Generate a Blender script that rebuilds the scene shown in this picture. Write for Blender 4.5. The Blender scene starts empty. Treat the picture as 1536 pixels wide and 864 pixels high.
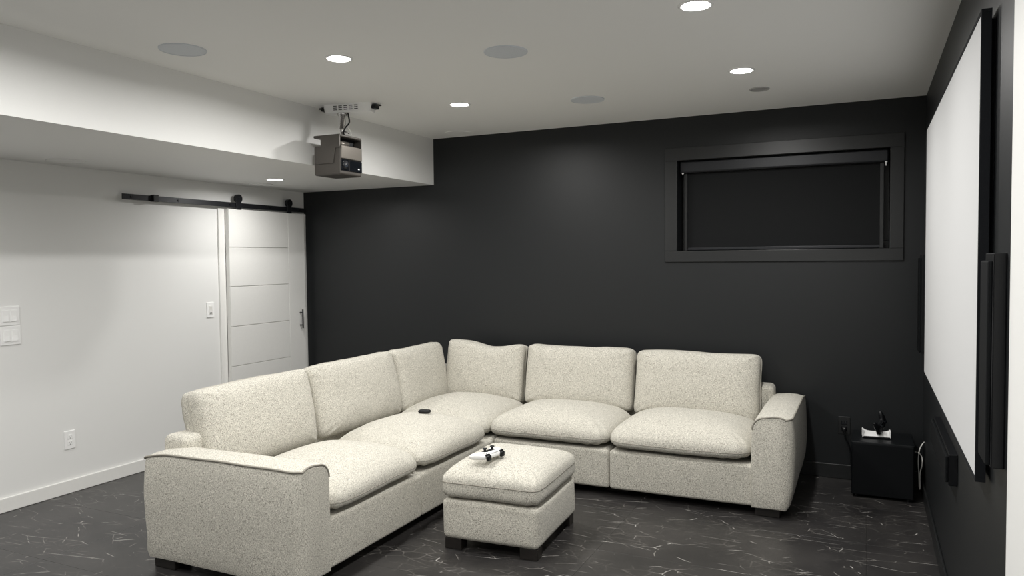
import bpy, bmesh, math, random
from mathutils import Vector, Matrix, noise

# ------------------------------------------------------------------ camera
scene = bpy.context.scene
COL = scene.collection
FPX = 1131.3
cam_data = bpy.data.cameras.new('camera')
cam_data.sensor_width = 36.0
cam_data.lens = FPX / 1536 * 36.0
cam_data.clip_start = 0.02
cam = bpy.data.objects.new('camera', cam_data)
COL.objects.link(cam)
fw = Vector((-0.42632096, 0.90375616, -0.03840892))
rt = Vector((0.90453938, 0.42628154, -0.00962103))
up = Vector((-0.00767795, 0.03884403, 0.99921579))
cam.matrix_world = Matrix(((rt.x, up.x, -fw.x, 0.0), (rt.y, up.y, -fw.y, 0.0),
                           (rt.z, up.z, -fw.z, 1.4564), (0, 0, 0, 1)))
scene.camera = cam

# ------------------------------------------------------------------ world, exposure
world = bpy.data.worlds.new('world')
scene.world = world
world.use_nodes = True
world.node_tree.nodes['Background'].inputs[0].default_value = (0.02, 0.022, 0.028, 1)
world.node_tree.nodes['Background'].inputs[1].default_value = 0.15   # night outside
scene.view_settings.view_transform = 'Standard'
scene.view_settings.look = 'None'
scene.view_settings.gamma = 1.0
scene.view_settings.use_curve_mapping = False
scene.view_settings.exposure = 0.0
LAMP_W = 17.0            # every recessed downlight
LAMP_COL = (1.0, 0.985, 0.955)

# room dimensions (metres, camera stands at x = y = 0)
XL, XR, YB, YF = -4.572, 0.3204, 5.3365, -1.9
H, HS, XS = 2.44, 2.068, -3.2157
YE = 2.2207              # where the black paint of the right wall ends


# ------------------------------------------------------------------ materials
def new_mat(name):
    m = bpy.data.materials.new(name)
    m.use_nodes = True
    nt = m.node_tree
    b = nt.nodes['Principled BSDF']
    return m, nt, b


def simple(name, col, rough=0.5, metal=0.0, spec=0.5, bump=0.0, bscale=200.0, var=0.0):
    m, nt, b = new_mat(name)
    b.inputs['Roughness'].default_value = rough
    b.inputs['Metallic'].default_value = metal
    b.inputs['Specular IOR Level'].default_value = spec
    tc = nt.nodes.new('ShaderNodeTexCoord')
    nz = nt.nodes.new('ShaderNodeTexNoise')
    nz.inputs['Scale'].default_value = bscale
    nz.inputs['Detail'].default_value = 3
    nt.links.new(tc.outputs['Object'], nz.inputs['Vector'])
    rp = nt.nodes.new('ShaderNodeValToRGB')
    rp.color_ramp.elements[0].position = 0.3
    rp.color_ramp.elements[1].position = 0.7
    lo = [c * (1 - var) for c in col]
    hi = [min(1, c * (1 + var)) for c in col]
    rp.color_ramp.elements[0].color = (*lo, 1)
    rp.color_ramp.elements[1].color = (*hi, 1)
    nt.links.new(nz.outputs['Fac'], rp.inputs['Fac'])
    nt.links.new(rp.outputs['Color'], b.inputs['Base Color'])
    if bump:
        bp = nt.nodes.new('ShaderNodeBump')
        bp.inputs['Strength'].default_value = bump
        bp.inputs['Distance'].default_value = 0.002
        nt.links.new(nz.outputs['Fac'], bp.inputs['Height'])
        nt.links.new(bp.outputs['Normal'], b.inputs['Normal'])
    return m


def fabric_mat():
    m, nt, b = new_mat('cream_boucle_fabric')
    N, L = nt.nodes, nt.links
    b.inputs['Roughness'].default_value = 0.95
    b.inputs['Specular IOR Level'].default_value = 0.12
    b.inputs['Sheen Weight'].default_value = 0.12
    b.inputs['Sheen Roughness'].default_value = 0.6
    tc = N.new('ShaderNodeTexCoord')
    outs = []
    for sc in ((130, 520, 520), (520, 130, 520), (520, 520, 130)):
        mp = N.new('ShaderNodeMapping')
        mp.inputs['Scale'].default_value = sc
        nz = N.new('ShaderNodeTexNoise')
        nz.inputs['Scale'].default_value = 1.0
        nz.inputs['Detail'].default_value = 2.0
        nz.inputs['Roughness'].default_value = 0.6
        L.new(tc.outputs['Object'], mp.inputs['Vector'])
        L.new(mp.outputs['Vector'], nz.inputs['Vector'])
        outs.append(nz.outputs['Fac'])
    mn = N.new('ShaderNodeMath'); mn.operation = 'ADD'
    L.new(outs[0], mn.inputs[0]); L.new(outs[1], mn.inputs[1])
    mx = N.new('ShaderNodeMath'); mx.operation = 'ADD'
    L.new(mn.outputs[0], mx.inputs[0]); L.new(outs[2], mx.inputs[1])
    dv = N.new('ShaderNodeMath'); dv.operation = 'MULTIPLY'; dv.inputs[1].default_value = 1 / 3
    L.new(mx.outputs[0], dv.inputs[0])
    rp = N.new('ShaderNodeValToRGB')
    cr = rp.color_ramp
    cr.elements[0].position = 0.40; cr.elements[0].color = (0.10, 0.092, 0.075, 1)
    cr.elements[1].position = 0.61; cr.elements[1].color = (0.82, 0.79, 0.71, 1)
    e = cr.elements.new(0.46); e.color = (0.40, 0.382, 0.330, 1)
    e = cr.elements.new(0.52); e.color = (0.585, 0.562, 0.495, 1)
    L.new(dv.outputs[0], rp.inputs['Fac'])
    L.new(rp.outputs['Color'], b.inputs['Base Color'])
    bp = N.new('ShaderNodeBump')
    bp.inputs['Strength'].default_value = 0.5
    bp.inputs['Distance'].default_value = 0.0025
    L.new(dv.outputs[0], bp.inputs['Height'])
    L.new(bp.outputs['Normal'], b.inputs['Normal'])
    return m


def marble_mat():
    """near-black marble-look tile with sparse pale veins"""
    m, nt, b = new_mat('black_marble_tile')
    N, L = nt.nodes, nt.links
    b.inputs['Roughness'].default_value = 0.33
    b.inputs['Specular IOR Level'].default_value = 0.5
    tc = N.new('ShaderNodeTexCoord')
    geo = N.new('ShaderNodeNewGeometry')

    def vein(scale, rot, stretch, warp, width, mask_scale, mask_lo, mask_hi, seed):
        mp = N.new('ShaderNodeMapping')
        mp.inputs['Location'].default_value = (seed * 3.7, seed * 1.9, seed)
        mp.inputs['Rotation'].default_value = (0, 0, rot)
        mp.inputs['Scale'].default_value = (1.0, stretch, 1.0)
        L.new(geo.outputs['Position'], mp.inputs['Vector'])
        wn = N.new('ShaderNodeTexNoise')
        wn.inputs['Scale'].default_value = 3.2
        wn.inputs['Detail'].default_value = 4
        L.new(mp.outputs['Vector'], wn.inputs['Vector'])
        sb = N.new('ShaderNodeVectorMath'); sb.operation = 'SUBTRACT'
        L.new(wn.outputs['Color'], sb.inputs[0]); sb.inputs[1].default_value = (0.5, 0.5, 0.5)
        sc = N.new('ShaderNodeVectorMath'); sc.operation = 'SCALE'
        L.new(sb.outputs[0], sc.inputs[0]); sc.inputs['Scale'].default_value = warp
        ad = N.new('ShaderNodeVectorMath'); ad.operation = 'ADD'
        L.new(mp.outputs['Vector'], ad.inputs[0]); L.new(sc.outputs[0], ad.inputs[1])
        vo = N.new('ShaderNodeTexVoronoi')
        vo.feature = 'DISTANCE_TO_EDGE'
        vo.voronoi_dimensions = '2D'
        vo.inputs['Scale'].default_value = scale
        L.new(ad.outputs[0], vo.inputs['Vector'])
        mr = N.new('ShaderNodeMapRange')
        mr.inputs['From Min'].default_value = 0.0
        mr.inputs['From Max'].default_value = width
        mr.inputs['To Min'].default_value = 1.0
        mr.inputs['To Max'].default_value = 0.0
        L.new(vo.outputs['Distance'], mr.inputs['Value'])
        mk = N.new('ShaderNodeTexNoise')
        mk.inputs['Scale'].default_value = mask_scale
        mk.inputs['Detail'].default_value = 2
        L.new(mp.outputs['Vector'], mk.inputs['Vector'])
        mm = N.new('ShaderNodeMapRange')
        mm.inputs['From Min'].default_value = mask_lo
        mm.inputs['From Max'].default_value = mask_hi
        L.new(mk.outputs['Fac'], mm.inputs['Value'])
        mu = N.new('ShaderNodeMath'); mu.operation = 'MULTIPLY'
        L.new(mr.outputs[0], mu.inputs[0]); L.new(mm.outputs[0], mu.inputs[1])
        return mu.outputs[0]

    v1 = vein(1.7, 0.55, 3.0, 0.07, 0.0085, 5.0, 0.53, 0.60, 1.0)
    v1b = vein(1.9, -0.75, 2.8, 0.07, 0.0080, 5.0, 0.54, 0.61, 6.4)
    v2 = vein(4.0, 0.15, 2.4, 0.09, 0.016, 6.0, 0.52, 0.64, 2.3)
    v3 = vein(9.0, 1.1, 1.8, 0.12, 0.06, 4.5, 0.50, 0.70, 4.1)
    cl = N.new('ShaderNodeTexNoise')
    cl.inputs['Scale'].default_value = 3.5
    cl.inputs['Detail'].default_value = 5
    L.new(geo.outputs['Position'], cl.inputs['Vector'])
    rp = N.new('ShaderNodeValToRGB')
    rp.color_ramp.elements[0].position = 0.35; rp.color_ramp.elements[0].color = (0.020, 0.019, 0.019, 1)
    rp.color_ramp.elements[1].position = 0.70; rp.color_ramp.elements[1].color = (0.040, 0.0375, 0.036, 1)
    L.new(cl.outputs['Fac'], rp.inputs['Fac'])
    prev = rp.outputs['Color']
    for fac, amt, c in ((v3, 0.35, (0.22, 0.205, 0.185, 1)), (v2, 0.75, (0.33, 0.31, 0.285, 1)), (v1b, 0.75, (0.50, 0.48, 0.45, 1)), (v1, 0.9, (0.55, 0.53, 0.50, 1))):
        mu = N.new('ShaderNodeMath'); mu.operation = 'MULTIPLY'; mu.inputs[1].default_value = amt
        L.new(fac, mu.inputs[0])
        mx = N.new('ShaderNodeMix'); mx.data_type = 'RGBA'
        L.new(mu.outputs[0], mx.inputs['Factor'])
        L.new(prev, mx.inputs['A'])
        mx.inputs['B'].default_value = c
        prev = mx.outputs['Result']
    L.new(prev, b.inputs['Base Color'])
    return m


def emit_mat(name, col, s):
    m, nt, b = new_mat(name)
    b.inputs['Base Color'].default_value = (*col, 1)
    b.inputs['Emission Color'].default_value = (*col, 1)
    b.inputs['Emission Strength'].default_value = s
    return m


M = dict(
    white_wall=simple('white_wall_paint', (0.80, 0.80, 0.785), 0.55, bump=0.06, bscale=350, var=0.01),
    ceiling=simple('white_ceiling_paint', (0.93, 0.93, 0.915), 0.7, bump=0.06, bscale=300, var=0.01),
    black_wall=simple('black_wall_paint', (0.0088, 0.0101, 0.0111), 0.46, bump=0.10, bscale=260, var=0.03, spec=0.42),
    black_trim=simple('black_satin_trim', (0.0105, 0.0113, 0.0118), 0.40, bscale=60, var=0.03),
    white_trim=simple('white_satin_trim', (0.80, 0.795, 0.77), 0.32, bscale=60, var=0.01),
    door=simple('white_door_paint', (0.78, 0.775, 0.75), 0.35, bscale=60, var=0.01),
    black_metal=simple('matte_black_metal', (0.014, 0.015, 0.018), 0.42, 0.3, bscale=300, var=0.05),
    black_plastic=simple('black_plastic', (0.0055, 0.006, 0.007), 0.40, spec=0.3, bscale=300, var=0.05),
    gloss_black=simple('gloss_black', (0.006, 0.007, 0.009), 0.08, bscale=100, var=0.02),
    black_wood=simple('black_subwoofer_finish', (0.003, 0.004, 0.005), 0.42, spec=0.22, bscale=180, var=0.08),
    grille=simple('black_grille_cloth', (0.0035, 0.0042, 0.005), 0.75, spec=0.15, bump=0.5, bscale=900, var=0.2),
    blind=simple('black_blind_fabric', (0.006, 0.0066, 0.0072), 0.8, spec=0.25, bump=0.25, bscale=700, var=0.12),
    white_plastic=simple('white_plastic', (0.90, 0.90, 0.89), 0.35, bscale=60, var=0.01),
    slot=simple('dark_slot', (0.03, 0.03, 0.03), 0.6, bscale=60, var=0.02),
    screen=simple('matte_white_screen', (0.565, 0.568, 0.572), 0.85, spec=0.15, bump=0.04, bscale=900, var=0.01),
    felt=simple('black_velvet_frame', (0.008, 0.009, 0.011), 0.85, bump=0.3, bscale=700, var=0.1, spec=0.2),
    wood=simple('dark_stained_wood', (0.012, 0.0095, 0.008), 0.45, bscale=40, var=0.25),
    taupe=simple('taupe_projector_shell', (0.086, 0.078, 0.070), 0.42, 0.35, bscale=400, var=0.04),
    bronze=simple('brushed_bronze_panel', (0.23, 0.21, 0.185), 0.34, 0.7, bscale=400, var=0.05),
    silver=simple('silver_metal', (0.62, 0.61, 0.60), 0.25, 0.9, bscale=200, var=0.03),
    glass=simple('lens_glass', (0.03, 0.035, 0.045), 0.05, spec=0.8, bscale=100, var=0.02),
    spk_grille=simple('grey_speaker_grille', (0.69, 0.725, 0.765), 0.7, bump=0.12, bscale=900, var=0.10),
    vent=simple('grey_round_cover', (0.42, 0.415, 0.41), 0.6, bscale=300, var=0.05),
    cord_white=simple('white_cord', (0.74, 0.73, 0.69), 0.5, bscale=80, var=0.02),
    dash=simple('printed_white_mark', (0.75, 0.75, 0.75), 0.5, bscale=80, var=0.02),
    fabric=fabric_mat(), marble=marble_mat(),
    seam=simple('shadowed_seam_thread', (0.30, 0.283, 0.245), 0.95, bump=0.4, bscale=500, var=0.2, spec=0.05),  # groove shade along seams and piping is put into this darker colour
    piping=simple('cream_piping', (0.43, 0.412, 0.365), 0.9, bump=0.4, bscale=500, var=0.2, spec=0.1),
    lamp=emit_mat('downlight_lens', (1.0, 0.985, 0.96), 40.0),
)
pane_m, _nt, _b = new_mat('window_glass')
_b.inputs['Base Color'].default_value = (0.9, 0.95, 0.95, 1)
_b.inputs['Roughness'].default_value = 0.02
_b.inputs['Transmission Weight'].default_value = 1.0
M['pane'] = pane_m


# ------------------------------------------------------------------ helpers
def obj(name, bm, mat, parent=None, smooth=False, loc=None):
    me = bpy.data.meshes.new(name)
    bmesh.ops.recalc_face_normals(bm, faces=bm.faces[:])
    bm.to_mesh(me)
    bm.free()
    me.materials.append(M[mat])
    if smooth:
        for p in me.polygons:
            p.use_smooth = True
    o = bpy.data.objects.new(name, me)
    COL.objects.link(o)
    if parent is not None:
        o.parent = parent
    if loc is not None:
        o.location = loc
    return o


def tag(o, label, cat, group=None):
    o['label'] = label
    o['category'] = cat
    if group:
        o['group'] = group
    return o


def thing(name, label, cat, loc=(0, 0, 0), rotz=0.0, group=None):
    o = bpy.data.objects.new(name, None)
    o.empty_display_size = 0.1
    COL.objects.link(o)
    o.location = loc
    o.rotation_euler = (0, 0, rotz)
    return tag(o, label, cat, group)


def struct(o, label=None):
    o['kind'] = 'structure'
    if label:
        o['label'] = label
    return o


def add_box(bm, lo, hi, bevel=0.0, seg=2):
    lo, hi = Vector(lo), Vector(hi)
    r = bmesh.ops.create_cube(bm, size=1.0)
    vs = r['verts']
    c, s = (lo + hi) / 2, hi - lo
    for v in vs:
        v.co = Vector((v.co.x * s.x, v.co.y * s.y, v.co.z * s.z)) + c
    if bevel > 0:
        es = list({e for v in vs for e in v.link_edges})
        bmesh.ops.bevel(bm, geom=es, offset=bevel, segments=seg, profile=0.5, affect='EDGES')
    return bm


def box(lo, hi, bevel=0.0, seg=2):
    return add_box(bmesh.new(), lo, hi, bevel, seg)


def add_cyl(bm, p0, p1, r0, r1=None, seg=24):
    if r1 is None:
        r1 = r0
    p0, p1 = Vector(p0), Vector(p1)
    d = (p1 - p0)
    q = d.to_track_quat('Z', 'Y').to_matrix().to_4x4()
    mat = Matrix.Translation((p0 + p1) / 2) @ q
    bmesh.ops.create_cone(bm, cap_ends=True, segments=seg, radius1=r0, radius2=r1, depth=d.length, matrix=mat)
    return bm


def cyl(p0, p1, r0, r1=None, seg=24):
    return add_cyl(bmesh.new(), p0, p1, r0, r1, seg)


def catmull(pts, n=8, closed=False):
    pts = [Vector(p) for p in pts]
    out = []
    m = len(pts)
    rng = m if closed else m - 1
    for i in range(rng):
        if closed:
            p0, p1, p2, p3 = pts[(i - 1) % m], pts[i], pts[(i + 1) % m], pts[(i + 2) % m]
        else:
            p0, p1, p2, p3 = pts[max(i - 1, 0)], pts[i], pts[i + 1], pts[min(i + 2, m - 1)]
        for k in range(n):
            t = k / n
            out.append(0.5 * ((2 * p1) + (p2 - p0) * t + (2 * p0 - 5 * p1 + 4 * p2 - p3) * t * t
                              + (3 * p1 - p0 - 3 * p2 + p3) * t ** 3))
    if not closed:
        out.append(pts[-1])
    return out


def add_tube(bm, pts, r, seg=8, closed=False):
    pts = [Vector(p) for p in pts]
    n = len(pts)
    rings = []
    ref = None
    for i, p in enumerate(pts):
        if closed:
            t = pts[(i + 1) % n] - pts[i - 1]
        else:
            t = pts[min(i + 1, n - 1)] - pts[max(i - 1, 0)]
        if t.length < 1e-9:
            t = Vector((0, 0, 1))
        t.normalize()
        if ref is None:
            ref = t.orthogonal().normalized()
        ref = (ref - t * ref.dot(t))
        if ref.length < 1e-6:
            ref = t.orthogonal()
        ref.normalize()
        b = t.cross(ref)
        rings.append([bm.verts.new(p + r * (math.cos(2 * math.pi * k / seg) * ref + math.sin(2 * math.pi * k / seg) * b)) for k in range(seg)])
    rng = n if closed else n - 1
    for i in range(rng):
        A, B = rings[i], rings[(i + 1) % n]
        for k in range(seg):
            bm.faces.new((A[k], A[(k + 1) % seg], B[(k + 1) % seg], B[k]))
    if not closed:
        bm.faces.new(rings[0][::-1])
        bm.faces.new(rings[-1])
    return bm


def tube(pts, r, seg=8, closed=False):
    return add_tube(bmesh.new(), pts, r, seg, closed)


def add_lathe(bm, prof, seg=32, center=(0, 0, 0)):
    """prof: list of (radius, z)"""
    c = Vector(center)
    rings = []
    for r, z in prof:
        if r < 1e-6:
            rings.append([bm.verts.new(c + Vector((0, 0, z)))])
        else:
            rings.append([bm.verts.new(c + Vector((r * math.cos(2 * math.pi * k / seg), r * math.sin(2 * math.pi * k / seg), z))) for k in range(seg)])
    for A, B in zip(rings, rings[1:]):
        for k in range(seg):
            k2 = (k + 1) % seg
            if len(A) == 1 and len(B) == 1:
                continue
            if len(A) == 1:
                bm.faces.new((A[0], B[k], B[k2]))
            elif len(B) == 1:
                bm.faces.new((A[k], A[k2], B[0]))
            else:
                bm.faces.new((A[k], A[k2], B[k2], B[k]))
    return bm


def lathe(prof, seg=32, center=(0, 0, 0)):
    return add_lathe(bmesh.new(), prof, seg, center)


def prism(poly, z0, z1, fn):
    """extrude a polygon; fn maps (u, v, w) -> world"""
    bm = bmesh.new()
    a = [bm.verts.new(fn(u, v, z0)) for u, v in poly]
    b = [bm.verts.new(fn(u, v, z1)) for u, v in poly]
    bm.faces.new(a[::-1]); bm.faces.new(b)
    for i in range(len(poly)):
        j = (i + 1) % len(poly)
        bm.faces.new((a[i], a[j], b[j], b[i]))
    return bm


class Cushion:
    """boxed upholstery cushion: rounded box, domed faces, bulging sides, light wrinkling"""
    def __init__(s, w, d, h, r=0.06, crown=0.05, crown_lo=0.0, bulge=0.015, wob=0.006, seed=0.0, extra=None, rz=None):
        s.hw, s.hd, s.hh = w / 2, d / 2, h / 2
        s.r = min(r, s.hh * 0.98)
        s.crown, s.crown_lo, s.bulge, s.wob, s.seed, s.extra = crown, crown_lo, bulge, wob, seed, extra

    def pos(s, a, b, c):
        half = Vector((s.hw, s.hd, s.hh))
        p = Vector((a * s.hw, b * s.hd, c * s.hh))
        inn = Vector([max(-(half[i] - s.r), min(half[i] - s.r, p[i])) for i in range(3)])
        dl = p - inn
        if dl.length > 1e-9:
            p = inn + dl.normalized() * s.r
        fa, fb, fc = 1 - abs(a) ** 2.4, 1 - abs(b) ** 2.4, 1 - abs(c) ** 2
        cr = s.crown if c > 0 else s.crown_lo
        p.z += c * cr * fa * fb
        p.x += a * abs(a) ** 3 * s.bulge * fb * fc
        p.y += b * abs(b) ** 3 * s.bulge * fa * fc
        q = Vector((p.x * 3.2 + s.seed * 7.1, p.y * 3.2 - s.seed * 3.3, p.z * 3.2 + s.seed))
        nv = noise.noise_vector(q) * s.wob + noise.noise_vector(q * 3.1) * s.wob * 0.35
        p += nv
        if s.extra:
            p = s.extra(a, b, c, p)
        return p

    def mesh(s, n=(26, 22, 10)):
        def grid(hx, k):
            r = s.r / hx
            e = [-1 + r * t for t in (0, 0.12, 0.3, 0.55, 0.8)]
            m = [(-1 + r) + (2 - 2 * r) * i / k for i in range(k + 1)]
            g = e + m + [-x for x in e[::-1]]
            return g
        G = [grid(s.hw, n[0]), grid(s.hd, n[1]), [-1 + i / 6 for i in range(13)] if isinstance(s, Puff) else grid(s.hh, max(2, n[2] if s.r < s.hh * .9 else 2))]
        L = [len(g) - 1 for g in G]
        bm = bmesh.new()
        V = {}

        def v(i, j, k):
            key = (i, j, k)
            if key not in V:
                V[key] = bm.verts.new(s.pos(G[0][i], G[1][j], G[2][k]))
            return V[key]
        for k in (0, L[2]):
            for i in range(L[0]):
                for j in range(L[1]):
                    bm.faces.new((v(i, j, k), v(i + 1, j, k), v(i + 1, j + 1, k), v(i, j + 1, k)))
        for j in (0, L[1]):
            for i in range(L[0]):
                for k in range(L[2]):
                    bm.faces.new((v(i, j, k), v(i + 1, j, k), v(i + 1, j, k + 1), v(i, j, k + 1)))
        for i in (0, L[0]):
            for j in range(L[1]):
                for k in range(L[2]):
                    bm.faces.new((v(i, j, k), v(i, j + 1, k), v(i, j + 1, k + 1), v(i, j, k + 1)))
        return bm

    def loop(s, c, n=30):
        pts = []
        for i in range(n):
            pts.append((-1 + 2 * i / n, -1))
        for i in range(n):
            pts.append((1, -1 + 2 * i / n))
        for i in range(n):
            pts.append((1 - 2 * i / n, 1))
        for i in range(n):
            pts.append((-1, 1 - 2 * i / n))
        return [s.pos(a, b, c) for a, b in pts]


class Puff(Cushion):
    """stuffed cushion whose seam runs round its widest outline: dome above, boxed or flat below"""
    def __init__(s, w, d, top, bot, pt=2.8, pb=4.0, pp=9.0, wob=0.006, seed=0.0, extra=None, dome=0.0):
        s.dome = dome
        Cushion.__init__(s, w, d, top + bot, 0.06, 0, 0, 0, wob, seed, extra)
        s.top, s.bot, s.pt, s.pb, s.pp = top, bot, pt, pb, pp

    def pos(s, a, b, c):
        r0 = (abs(a) ** s.pp + abs(b) ** s.pp) ** (1 / s.pp)
        pe = s.pt if c >= 0 else s.pb
        m = (r0 ** pe + abs(c) ** pe) ** (1 / pe)
        p = Vector((a / m * s.hw, b / m * s.hd, c / m * (s.top if c >= 0 else s.bot)))
        if c > 0:
            p.z *= 1 - s.dome * (0.5 * (a / m) ** 2 + 0.5 * (b / m) ** 2)
        q = Vector((p.x * 3.2 + s.seed * 7.1, p.y * 3.2 - s.seed * 3.3, p.z * 3.2 + s.seed))
        p += noise.noise_vector(q) * s.wob + noise.noise_vector(q * 2.9) * s.wob * 0.4
        # gathers radiating in from the seam corners
        k = max(0.0, abs(a) * abs(b) - 0.45) / 0.55
        if k > 0 and abs(c) > 0.3:
            p.z += math.copysign(1, c) * 0.004 * k * math.sin((abs(a) - abs(b)) * 26 + s.seed)
        if s.extra:
            p = s.extra(a, b, c, p)
        return p

    def mesh(s, n=(26, 22, 10)):
        s.r = 0.07
        return Cushion.mesh(s, (n[0], n[1], 8))


def make_cushion(name, cu, mtx, parent, seams=(-0.55,), pr=0.0032, mat='fabric', smat='piping'):
    o = obj(name, cu.mesh(), mat, parent, smooth=True)
    o.matrix_local = mtx
    for c in seams:
        p = obj('piping', tube(cu.loop(c), pr, 6, True), smat, o, smooth=True)
    return o


# ================================================================== the setting
# floor: sub-floor slab with marble-look tiles laid on it
floor = struct(obj('floor', box((XL - 0.15, YF - 0.15, -0.10), (XR + 0.15, YB + 0.15, -0.003)), 'marble'),
               'black marble-look tiled floor with pale veins')
TW, TH, J = 1.22, 0.61, 0.0003
tile_mesh = None
for i in range(-4, 1):
    for j in range(-4, 11):
        x0, x1 = 0.005 + i * TW, 0.005 + (i + 1) * TW
        y0, y1 = -1.95 + (j + 4) * TH, -1.95 + (j + 5) * TH
        x0c, x1c = max(x0, XL), min(x1, XR)
        y0c, y1c = max(y0, YF), min(y1, YB)
        if x1c - x0c < 0.02 or y1c - y0c < 0.02:
            continue
        whole = x0c == x0 and x1c == x1 and y0c == y0 and y1c == y1
        if whole and tile_mesh is not None:
            t = bpy.data.objects.new('tile', tile_mesh)
            COL.objects.link(t)
            t.parent = floor
        else:
            hx, hy = (x1c - x0c) / 2 - J, (y1c - y0c) / 2 - J
            t = obj('tile', box((-hx, -hy, -0.003), (hx, hy, 0.0), 0.0004, 1), 'marble', floor)
            if whole:
                tile_mesh = t.data
        t.location = ((x0c + x1c) / 2, (y0c + y1c) / 2, 0)

# ceiling and the dropped bulkhead over the door side
ceiling = struct(obj('ceiling', box((XS, YF - 0.15, H), (XR + 0.15, YB + 0.15, H + 0.12)), 'ceiling'),
                 'flat white painted ceiling')
bm = bmesh.new()
add_box(bm, (XL - 0.15, YF - 0.15, HS), (XS, YB + 0.0, H + 0.12))
struct(obj('bulkhead', bm, 'white_wall', ceiling), 'white dropped bulkhead along the left wall')

wall_left = struct(obj('wall_left', box((XL - 0.15, YF - 0.15, 0), (XL, YB, HS)), 'white_wall'), 'white painted wall with sliding door')
# back wall with a window opening
WX0, WX1, WZ0, WZ1 = -1.2195, 0.1245, 1.502, 2.136
bm = bmesh.new()
T = 0.24
add_box(bm, (XL - 0.15, YB, 0), (WX0, YB + T, H + 0.1))
add_box(bm, (WX1, YB, 0), (XR + 0.15, YB + T, H + 0.1))
add_box(bm, (WX0, YB, 0), (WX1, YB + T, WZ0))
add_box(bm, (WX0, YB, WZ1), (WX1, YB + T, H + 0.1))
struct(obj('wall_back', bm, 'black_wall'), 'black painted wall behind the sofa')
struct(obj('wall_right', box((XR, YE, 0), (XR + 0.15, YB, H)), 'black_wall'), 'black painted wall carrying the projection screen')
struct(obj('wall_right_front', box((XR, YF, 0), (XR + 0.15, YE, H)), 'white_wall'), 'white painted end of the right wall')
struct(obj('wall_front', box((XL, YF - 0.15, 0), (XR + 0.15, YF, H)), 'white_wall'), 'white painted wall facing the sofa')


def baseboard(name, lo, hi, mat, axis, label):
    bm = box(lo, hi, 0.004, 2)
    return struct(obj(name, bm, mat), label)


baseboard('baseboard_left', (XL, YF, 0.0005), (XL + 0.014, 4.335, 0.085), 'white_trim', 1, 'white baseboard along the left wall')
baseboard('baseboard_back', (XL + 0.02, YB - 0.014, 0.0005), (XR - 0.014, YB, 0.095), 'black_trim', 0, 'black baseboard along the back wall')
baseboard('baseboard_right', (XR - 0.012, YE, 0.0005), (XR, YB, 0.085), 'black_trim', 1, 'black baseboard under the screen wall')
baseboard('baseboard_front', (XL + 0.014, YF, 0.0005), (XR, YF + 0.014, 0.085), 'white_trim', 0, 'white baseboard on the wall facing the sofa')

# window: casing, jambs, sash, pane
win = bpy.data.objects.new('window_1', None)
COL.objects.link(win)
win.location = ((WX0 + WX1) / 2, YB, WZ0)
struct(win, 'black framed basement window high in the black wall')


def wobj(name, lo, hi, mat, bevel=0.0, parent=win):
    o = obj(name, box(lo, hi, bevel, 2), mat)
    o.parent = parent
    o.matrix_parent_inverse = Matrix.Translation(-win.location)
    return o


CX0, CX1, CZ0, CZ1, CT = -1.305, 0.2025, 1.424, 2.224, 0.016
wobj('casing', (CX0, YB - CT, WZ1), (CX1, YB, CZ1), 'black_trim', 0.002)
wobj('casing', (CX0, YB - CT, CZ0), (CX1, YB, WZ0), 'black_trim', 0.002)
wobj('casing', (CX0, YB - CT, WZ0), (WX0, YB, WZ1), 'black_trim', 0.002)
wobj('casing', (WX1, YB - CT, WZ0), (CX1, YB, WZ1), 'black_trim', 0.002)
YS = YB + 0.16
for lo, hi in (((WX0, YS, WZ0), (WX1, YS + 0.05, WZ0 + 0.05)), ((WX0, YS, WZ1 - 0.05), (WX1, YS + 0.05, WZ1)),
               ((WX0, YS, WZ0 + 0.05), (WX0 + 0.05, YS + 0.05, WZ1 - 0.05)), ((WX1 - 0.05, YS, WZ0 + 0.05), (WX1, YS + 0.05, WZ1 - 0.05))):
    wobj('sash', lo, hi, 'black_trim', 0.003)
wobj('glass_pane', (WX0 + 0.05, YS + 0.02, WZ0 + 0.05), (WX1 - 0.05, YS + 0.026, WZ1 - 0.05), 'pane')

# roller blind inside the window recess
bl = thing('roller_blind', 'black roller blind pulled down inside the high window', 'blind', ((WX0 + WX1) / 2, YB + 0.08, WZ1))


def place(o, root):
    o.parent = root
    o.matrix_parent_inverse = root.matrix_basis.inverted()
    return o


bpy.context.view_layer.update()
YBL = YB + 0.075
place(obj('cassette', box((WX0 + 0.008, YBL - 0.045, WZ1 - 0.085), (WX1 - 0.008, YBL + 0.045, WZ1 - 0.001), 0.012, 3), 'black_metal', smooth=False), bl)
place(obj('fabric', box((WX0 + 0.055, YBL + 0.000, WZ0 + 0.02), (WX1 - 0.055, YBL + 0.002, WZ1 - 0.08)), 'blind'), bl)
place(obj('bottom_bar', box((WX0 + 0.055, YBL - 0.007, WZ0 + 0.003), (WX1 - 0.055, YBL + 0.009, WZ0 + 0.024), 0.004), 'black_metal'), bl)
for x, hh in ((WX0 + 0.032, 0.008), (WX1 - 0.024, 0.020)):
    place(obj('clip', box((x - 0.007, YBL - 0.048, WZ1 - 0.090), (x + 0.007, YBL - 0.040, WZ1 - 0.083), 0.002), 'white_plastic'), bl)
    place(obj('clip', box((x - 0.003, YBL - 0.046, WZ1 - 0.090 - hh), (x + 0.003, YBL - 0.041, WZ1 - 0.088), 0.001), 'white_plastic'), bl)
for x0, x1 in ((WX0 + 0.034, WX0 + 0.056), (WX1 - 0.056, WX1 - 0.034)):
    place(obj('side_channel', box((x0, YBL - 0.012, WZ0 + 0.002), (x1, YBL + 0.014, WZ1 - 0.085), 0.002), 'black_trim'), bl)

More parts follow.
